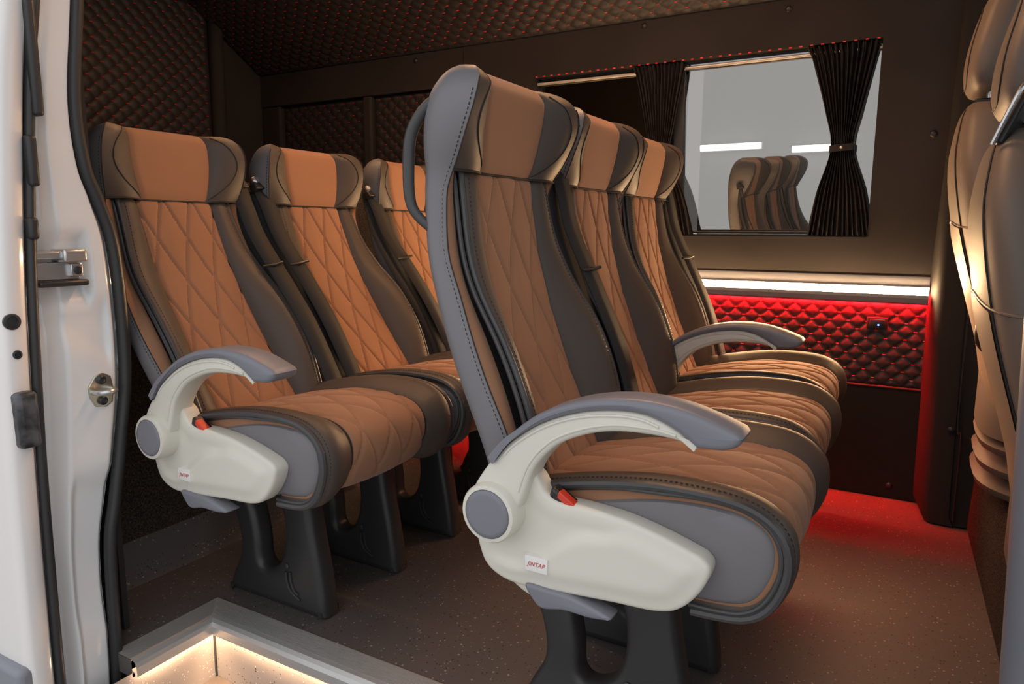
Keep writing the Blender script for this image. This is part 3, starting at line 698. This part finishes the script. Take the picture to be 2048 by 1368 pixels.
def make_buckle(parent, y):
    m = MB().add([(.080, y - .012, .497), (.120, y - .012, .478), (.120, y + .012, .478), (.080, y + .012, .497), (.088, y - .012, .526), (.128, y - .012, .502), (.128, y + .012, .502), (.088, y + .012, .526)], [(0, 3, 2, 1), (4, 5, 6, 7), (0, 1, 5, 4), (1, 2, 6, 5), (2, 3, 7, 6), (3, 0, 4, 7)]).build('buckle', 'black_plastic', parent, True, 30, .005)
    r = MB().add([(.098, y - .0135, .511), (.124, y - .0135, .493), (.124, y + .003, .493), (.098, y + .003, .511), (.101, y - .0135, .5215), (.127, y - .0135, .5045), (.127, y + .003, .5045), (.101, y + .003, .5215)], [(0, 3, 2, 1), (4, 5, 6, 7), (0, 1, 5, 4), (1, 2, 6, 5), (2, 3, 7, 6), (3, 0, 4, 7)]).build('buckle_button', 'red_plastic', m, True, 30, .002)
    for q in (m,): q.rotation_euler = (0, 0, 0)
    return m

back_h = make_backrest(True); back_p = make_backrest(False); cush = make_cushion(); leg = make_leg(); cover = make_cover(); arm = make_arm()
protos = [back_h, back_p, cush, leg, cover, arm]
GRP = {'front': 'brown and grey seats of the front row', 'rear': 'brown and grey seats of the rear row'}
def seat(loc, recl, row, label, handle=False, cov=False, armr=False, belts=(), legs=(), legdx=0, armdx=0, buckle=True):
    o = empty('passenger_seat', loc); tag(o, label, 'seat', GRP[row])
    b = copy_tree(back_h if handle else back_p, o); b.location = (0, 0, HZ); b.rotation_euler = (0, -math.radians(recl), 0); b.scale = (1, 1, 1.028 if row == 'rear' else 1.0)
    copy_tree(cush, o)
    for ly in legs:
        l = copy_tree(leg, o); l.location = (legdx, ly - loc[1], 0)
    if cov: c = copy_tree(cover, o); c.location = (0, -.222, 0)
    if armr: a = copy_tree(arm, o); a.location = (armdx, -.234 if cov else -.228, 0)
    for sg in belts: make_belt(b, sg)
    if buckle: make_buckle(o, -.222)
    return o
FX, RX = -.535, -1.340
FY = [1.137, 1.574, 2.011]; RY = [1.125, 1.585, 2.045]
seat((FX, FY[0], 0), 0, 'front', 'large foreground seat with cream armrest and side cover at the step', True, True, True, (), (1.09,))
seat((FX - .020, FY[1], 0), 0, 'front', 'middle seat of the front row, between the armrest seats', False, False, False, (-1,), (1.358, 1.63), buckle=False)
seat((FX - .045, FY[2], 0), 0, 'front', 'front row seat nearest the window, with an armrest and red-lit cushion edge', False, False, True, (1,), (1.90, 2.16), armdx=-.005)
seat((RX, RY[0], 0), 13.2, 'rear', 'rear row seat beside the white door pillar, with cream armrest', False, True, True, (1,), (1.112,), -.055)
seat((RX, RY[1], 0), 13.2, 'rear', 'middle seat of the rear row, second from the white door pillar', False, False, False, (-1,), (1.372, 1.635), -.055, buckle=False)
seat((RX, RY[2], 0), 13.2, 'rear', 'rear row seat mostly hidden behind the large foreground seat', False, False, False, (-1,), (1.90, 2.16), -.055, buckle=False)
def purge(o):
    for ch in list(o.children): purge(ch)
    bpy.data.objects.remove(o)
for p in protos: purge(p)

# ------------------------------------------------------------------ pillar trim and cab
# B pillar trim at the front end of the far wall
def prism(name, poly, z0, z1, m, parent=None, bevel=None, top=None):
    top = top or poly; n = len(poly)
    return MB().add([(x, y, z0) for x, y in poly] + [(x, y, z1) for x, y in top], [tuple(range(n))[::-1], tuple(range(n, 2 * n))] + [(i, (i + 1) % n, n + (i + 1) % n, n + i) for i in range(n)]).build(name, m, parent, True, 30, bevel)
bp_ = MB()
rings = []
for (z, xl, yf) in ((0.005, .062, 2.475), (.03, .050, 2.480), (.10, .048, 2.490), (.30, .046, 2.515), (.50, .043, 2.535), (.72, .040, 2.548), (1.0, .040, 2.575), (1.25, .045, 2.600), (1.55, .050, 2.625), (1.95, .055, 2.64)):
    sl = .030 - .022 * sstep(.66, 1.0, z); xl -= .010 * (1 - sstep(.66, 1.0, z))
    rings.append([(xl, YW + .01, z), (xl + sl * .8, yf + .022, z), (xl + sl + .004, yf + .006, z), (xl + sl + .016, yf, z), (xl + .10, yf - .004, z), (xl + .104, yf + .004, z), (xl + .14, yf + .006, z), (xl + .30, yf + .03, z), (xl + .30, YW + .01, z)])
o = bp_.loft(rings).build('trim_pillar', 'dark_panel', None, True, 50); o.name = 'trim_2'; tag(o, kind='structure')
MB().lathe([(0, .010), (.004, .010), (.007, .006)], (.125, 2.508, .30), (0, -1, 0), 14).build('panel_screw', 'black_plastic', o)
MB().tube(catmull([(.152, 2.475, .02), (.152, 2.492, .28), (.142, 2.510, .31), (.140, 2.530, .6), (.140, 2.575, 1.1), (.145, 2.61, 1.6)], 6), .003, 6).build('panel_seam', 'black_plastic', o)
wfr = box('wall_front', (1.55, .70, -.1), (1.6, YW + .06, 1.0), 'suede'); tag(wfr, kind='structure')

# carpeted pedestal below the cab seats
pd = MB().loft([[(.188, 2.49, 0), (.225, 1.30, 0), (.80, 1.30, 0), (.80, 2.49, 0)], [(.196, 2.47, .20), (.232, 1.30, .20), (.80, 1.30, .20), (.80, 2.47, .20)], [(.215, 2.46, .265), (.25, 1.30, .265), (.80, 1.30, .265), (.80, 2.46, .265)]]).build('seat_pedestal', 'carpet', None, True, 40, .01)
tag(pd, 'carpet covered box under the cab seats at the right edge', 'box')

def rrect(cx, cy, hx, hy, z, n=5, p=3.2):
    out = []
    for k in range(40):
        t = 2 * math.pi * k / 40; c, s = math.cos(t), math.sin(t)
        out.append((cx + hx * math.copysign(abs(c) ** (2 / p), c), cy + hy * math.copysign(abs(s) ** (2 / p), s), z))
    return out
def cab_seat(loc, label, guide, bx=.365):
    o = empty('cab_seat', loc); tag(o, label, 'seat', 'cab seats seen from behind')
    # backrest: rear face towards -x ; tables z: (rear x, depth, half width)
    T = [(.40, .165, .15, .19), (.46, .142, .16, .215), (.52, .125, .17, .235), (.60, .110, .17, .25), (.72, .075, .17, .255), (.86, .035, .165, .255), (.98, .012, .15, .245), (1.06, .005, .13, .225), (1.12, .010, .11, .195), (1.16, .018, .09, .165), (1.185, .032, .06, .12), (1.192, .045, .03, .08)]
    rz = [t[0] for t in T]; fx = Tab([(t[0], t[1]) for t in T]); fd = Tab([(t[0], t[2]) for t in T]); fw = Tab([(t[0], t[3]) for t in T])
    zs = lin(.40, 1.14, 24) + [1.14 + .052 * math.sin(math.pi / 2 * k / 8) for k in range(1, 9)]
    b = MB().loft([rrect(fx(z) + fd(z) / 2, 0, fd(z) / 2, fw(z), z) for z in zs]).build('backrest', 'cab_leather', o, True, 60)
    def rear(y, z): # rear surface x at lateral y
        hw = fw(z); s = min(1, abs(y) / hw); c = (1 - s ** 3.2) ** (1 / 3.2); return fx(z) + fd(z) / 2 - fd(z) / 2 * c
    for sg in (-1, 1):
        MB().tube([(rear(sg * .76 * fw(z), z) - .0005, sg * .76 * fw(z), z) for z in lin(.60, 1.17, 40)], .0022, 6).build('seam', 'seam', b)
    MB().tube([(rear(y, .90 + .012 * math.cos(y * 9)) - .0003, y, .90 + .012 * math.cos(y * 9)) for y in lin(-.25, .25, 40)], .0026, 6).build('seam', 'cab_leather', b)
    # lower rear panel, a hard vinyl shell
    rows = []
    for z in lin(.47, .895, 20): rows.append([(rear(y * fw(z), z) - .004, y * fw(z), z + .012 * math.cos(y * fw(z) * 9) * (z > .89)) for y in lin(-.74, .74, 24)])
    MB().grid(rows).build('rear_shell', 'cab_vinyl', b)
    # headrest
    T2 = [(1.215, .050, .02, .06), (1.222, .035, .055, .10), (1.25, .022, .08, .125), (1.30, .020, .092, .135), (1.36, .030, .092, .132), (1.41, .045, .080, .12), (1.44, .060, .055, .10), (1.45, .075, .02, .06)]
    gx = Tab([(t[0], t[1]) for t in T2]); gd = Tab([(t[0], t[2]) for t in T2]); gw = Tab([(t[0], t[3]) for t in T2])
    h = MB().loft([rrect(gx(z) + gd(z) / 2, 0, gd(z) / 2, gw(z), z) for z in lin(1.215, 1.45, 26)]).build('headrest', 'cab_leather', o, True, 60)
    P = []
    for k in range(48):
        t = 2 * math.pi * k / 48; y = .10 * math.copysign(abs(math.cos(t)) ** .6, math.cos(t)); z = 1.325 + .088 * math.copysign(abs(math.sin(t)) ** .6, math.sin(t))
        hw = gw(z); s = min(.98, abs(y) / hw); P.append((gx(z) + gd(z) / 2 - gd(z) / 2 * (1 - s ** 3.2) ** (1 / 3.2) - .0005, y, z))
    MB().tube(P, .0018, 6, closed=True).build('seam', 'seam', h)
    for y in (-.05, .05): MB().cyl((.075, y, 1.15), (.075, y, 1.24), .006, 12).build('headrest_post', 'steel', h)
    MB().box((.045, -.085, 1.186), (.105, .085, 1.2)).build('post_cover', 'black_plastic', h, True, 30, .004)
    MB().loft([rrect(.36, 0, .24, .24, z) for z in (.40, .42, .52, .54)]).build('cushion', 'cab_leather', o, True, 60)
    # bellows of the sprung base
    prof = []
    for k in range(3):
        z = .268 - loc[2] + k * .05; prof += [(z, .78), (z + .012, .98), (z + .028, 1.0), (z + .044, .80)]
    MB().loft([rrect(bx, 0, .245 * r, .255 * r, z) for z, r in prof]).build('bellows', 'bellow', o, True, 60)
    if not guide:
        MB().tube(catmull([(.135, -.20, .60), (.105, -.215, .63), (.098, -.22, .66), (.105, -.22, .69), (.13, -.21, .71)], 6), .014, 10).build('armrest', 'black_plastic', o)
    if guide:
        g = MB().add([(.020, -.145, 1.165), (.030, -.085, 1.150), (.062, -.085, 1.235), (.052, -.150, 1.245), (.032, -.150, 1.160), (.042, -.090, 1.146), (.074, -.090, 1.230), (.064, -.155, 1.240)], [(0, 1, 2, 3), (7, 6, 5, 4), (0, 4, 5, 1), (1, 5, 6, 2), (2, 6, 7, 3), (3, 7, 4, 0)]).build('belt_guide', 'black_plastic', o, True, 30, .004)
        MB().tube(catmull([(.018, -.150, 1.160), (.034, -.158, 1.205), (.052, -.155, 1.248), (.066, -.12, 1.250)], 6), .004, 8).build('guide_rim', 'steel', g)
    return o
cab_seat((.038, 2.16, .015), 'cab seat by the far window, half hidden behind the nearer one', False)
cab_seat((.068, 1.56, -.12), 'nearer cab seat at the right edge of the view, with belt guide', True, .47)

# ------------------------------------------------------------------ door pillar on the left, seal and fittings
JX = -1.43
inn = Tab([(-.25, .790), (-.1, .794), (.009, .798), (.234, .804), (.337, .823), (.472, .848), (.597, .867), (.755, .869), (.878, .861), (.96, .838), (1.023, .818), (1.143, .810), (1.328, .831), (1.6, .86), (1.95, .90)])
outr = Tab([(-.25, .690), (.073, .690), (.384, .694), (.579, .700), (.861, .714), (1.158, .740), (1.309, .762), (1.6, .80), (1.95, .85)])
def jrel(u, z, y):
    d = 0.0
    d -= .030 * (1 - sstep(.16, .36, u)) * sstep(1.35, .75, z)                                   # outer gutter
    d -= .022 * sstep(.745, .775, z) * (1 - sstep(.865, .90, z)) * sstep(.02, .08, u) * (1 - sstep(.62, .72, u))   # pocket of the catch
    k = sstep(.0, .05, (z - .60) - (.9 - u) * .12) * (1 - sstep(.72, .78, z)); d -= .012 * k * (1 - sstep(.80, .9, u))
    d -= .014 * sstep(.42, .36, z) * sstep(.30, .45, u); d += .010 * sstep(.15, .05, z) * sstep(.2, .4, u)
    d -= .020 * sstep(.86, 1.0, u)
    return d
rows = []
for z in lin(-.25, 1.95, 150):
    a, b = outr(z), inn(z); rows.append([(JX + jrel(u, z, a + (b - a) * u), a + (b - a) * u, z) for u in lin(0, 1, 40)])
jb = MB().grid(rows)
for (fn, dy, sg) in ((outr, -.0, 1), (inn, .0, 1)):
    jb.grid([[(JX + jrel(0 if fn is outr else 1, z, 0), fn(z), z), (JX - .06, fn(z) + (.03 if fn is outr else 0), z)] for z in lin(-.25, 1.95, 60)])
o = jb.build('door_pillar', 'paint', None, True, 60); o.name = 'trim_3'; tag(o, 'white painted door pillar', None, None, 'structure'); pil = o
body = MB().grid([[(JX - .06, outr(z) + .01, z), (-3.05, outr(z) + .01, z)] for z in lin(-.25, 1.95, 20)]).build('side_skin', 'paint', None, True, None); body.name = 'wall_near_outer'; tag(body, kind='structure')
sl = MB().tube([(JX - .006, inn(z) + .006, z) for z in lin(-.2, 1.95, 120)], .0125, 12).build('door_seal', 'rubber'); tag(sl, 'thick black rubber door seal along the white pillar', 'seal')
MB().tube([(JX - .030, inn(z) + .020, z) for z in lin(-.2, 1.95, 100)], .012, 10).build('seal_lip', 'rubber', sl)
# catch of the centre rail
ct = empty('door_catch', (JX, .72, .82)); tag(ct, 'polished metal rail end on the white door pillar', 'door catch')
def cl(o_): o_.matrix_parent_inverse = Matrix.Translation(ct.location).inverted(); return o_
cl(MB().box((JX - .030, .708, .842), (JX + .012, .800, .858)).build('upper_rail', 'steel', ct, True, 30, .004))
cl(MB().box((JX - .030, .757, .836), (JX + .020, .802, .8615)).build('rail_sleeve', 'steel', ct, True, 30, .005))
cl(MB().box((JX - .030, .708, .802), (JX - .006, .798, .836)).build('rail_plate', 'steel', ct, True, 30, .002))
cl(MB().box((JX - .030, .712, .790), (JX + .014, .806, .802)).build('lower_rail', 'dark_steel', ct, True, 30, .005))
cl(MB().box((JX - .010, .777, .808), (JX + .004, .800, .833)).build('bracket', 'steel', ct, True, 30, .002))
cl(MB().lathe([(0, .008), (.003, .008), (.004, .005)], (JX + .004, .789, .820), (1, 0, 0), 16).build('bracket_screw', 'dark_steel', ct))
# striker
sk = empty('door_striker', (JX, .815, .575)); tag(sk, 'brassy metal lock striker with two bolts on the white pillar', 'striker')
loop = [(-.024, -.012), (-.014, -.032), (.008, -.036), (.022, -.028), (.026, 0), (.022, .026), (.006, .036), (-.012, .030), (-.026, .010)]
ol = MB(); n_ = len(loop)
o = MB().add([(.004, y, z) for y, z in loop] + [(-.012, y, z) for y, z in loop], [tuple(range(n_)), tuple(range(n_, 2 * n_))[::-1]] + [(i, (i + 1) % n_, n_ + (i + 1) % n_, n_ + i) for i in range(n_)]).build('striker_plate', 'brass_zinc', sk, True, 30, .002)
MB().tube(catmull([(.0, -.016, -.002), (.022, -.014, -.001), (.032, -.002, 0), (.030, .012, 0), (.016, .020, 0), (.0, .020, 0)], 6), .0055, 10).build('striker_loop', 'steel', sk)
for z in (-.021, .022): MB().lathe([(0, .009), (.005, .009), (.007, .006), (.0045, .004)], (.004, .0, z), (1, 0, 0), 16).build('striker_bolt', 'dark_steel', sk)

# open sliding door, its leading edge at the far left
dr = empty('sliding_door', (-1.42, .66, 0)); tag(dr, 'white sliding door slid back, its leading edge at the left border', 'door')
dr.location = (0, 0, 0)
DX = -1.40
do = lambda z: outr(z) - .070; di = lambda z: outr(z) - .020
rows = []
for z in lin(-.30, 1.9, 80):
    a, b = do(z), di(z)
    rows.append([(-2.75, a - .002, z), (DX - .10, a - .001, z), (DX - .03, a, z), (DX - .008, a + .002, z), (DX, a + .010, z), (DX - .002, b - .012, z), (DX - .012, b - .004, z), (DX - .03, b, z), (-2.75, b + .002, z)])
MB().grid(rows).build('door_panel', 'paint_warm', dr, True, 60)
MB().tube([(DX - .010, di(z) + .006, z) for z in lin(-.3, 1.9, 90)], .009, 10).build('edge_seal', 'rubber', dr)
def plug(z, u, r): 
    y = do(z) + (di(z) - do(z)) * u; MB().lathe([(-.002, r), (.003, r), (.004, r * .7), (.001, r * .62)], (DX - .001, y, z), (1, 0, 0), 24).build('rubber_plug', 'rubber', dr)
plug(.735, .30, .0145); plug(.675, .42, .008)
z = .555; y = di(z) - .018
y -= .006; MB().box((DX - .02, y - .017, z - .052), (DX + .020, y + .019, z + .052)).build('door_buffer', 'worn_rubber', dr, True, 30, .008)
for (z, h) in ((1.20, .10), (1.02, .045), (.90, .02)): MB().box((DX - .02, di(z) - .004, z - h), (DX + .008, di(z) + .014, z + h)).build('edge_clip', 'rubber', dr, True, 30, .006)
MB().box((-2.7, do(.05) - .020, -.06), (DX - .004, do(.05) + .012, .075)).build('rubbing_strip', 'trim_grey', dr, True, 30, .012)

# front jamb of the door opening, at the right edge
fj = MB().loft([[(q + .004, .74, z), (q + .0035, .775, z), (q + .012, .80, z), (.2, .815, z), (.9, .82, z), (.9, .70, z), (.2, .70, z), (q + .02, .715, z)] for z in lin(-.25, 1.95, 8) for q in [.104 - .028 * sstep(.1, 1.1, z)]]).build('front_jamb', 'jamb_grey', None, True, 60, None); fj.name = 'trim_4'; tag(fj, kind='structure')
hd = box('door_header', (-1.5, .70, 1.90), (.9, .84, 2.05), 'suede'); hd.name = 'trim_5'; tag(hd, kind='structure')
ub = box('underbody', (-3.05, .62, -.32), (1.6, YW + .07, -.195), 'rubber'); ub.name = 'floor_underbody'; tag(ub, kind='structure')

# roof lights along the middle of the ceiling
def roof_light(x0, x1, y, m, label):
    z = 1.925; o = empty('roof_light', ((x0 + x1) / 2, y, z)); tag(o, label, 'lamp', 'roof lights')
    h = (x1 - x0) / 2
    MB().box((-h, -.035, -.012), (h, .035, .03)).build('housing', 'aluminium', o, True, 30, .004)
    MB().box((-h + .01, -.024, -.017), (h - .01, .024, -.0125)).build('diffuser', m, o, False)
roof_light(-2.3, -1.45, 1.75, 'led_roof_rear', 'warm roof light above the rear row of seats')
roof_light(-1.2, -.30, 1.75, 'led_roof_front', 'warm roof light above the front row of seats')

# ------------------------------------------------------------------ the workshop outside
g = box('ground', (-14, -12, -.62), (14, 14, -.55), 'concrete'); g.name = 'floor_garage'; tag(g, kind='structure')
gw_ = box('garage_wall', (-1.75, 6.4, -.55), (9, 6.5, 4.5), 'garage_wall'); gw_.name = 'wall_garage'; tag(gw_, kind='structure')
gd = box('garage_partition', (-9, 5.6, -.55), (-1.72, 5.7, 4.5), 'garage_dark'); gd.name = 'wall_garage_dark'; tag(gd, kind='structure')
for (x0, x1, z, lb) in ((-1.74, -1.22, 1.61, 'white tube light seen through the window, nearer the middle curtain'), (-.99, -.52, 1.565, 'white tube light seen through the window, running behind the front curtain')):
    o = empty('tube_light', (x0, 6.33, z)); tag(o, lb, 'lamp', 'tube lights outside the window')
    MB().box((0, .02, -.03), (x1 - x0, .07, .03)).build('batten', 'plate_white', o, True, 30, .004)
    MB().tube([(.01, 0, 0), (x1 - x0 - .01, 0, 0)], .026, 12).build('tube', 'tube_white', o)
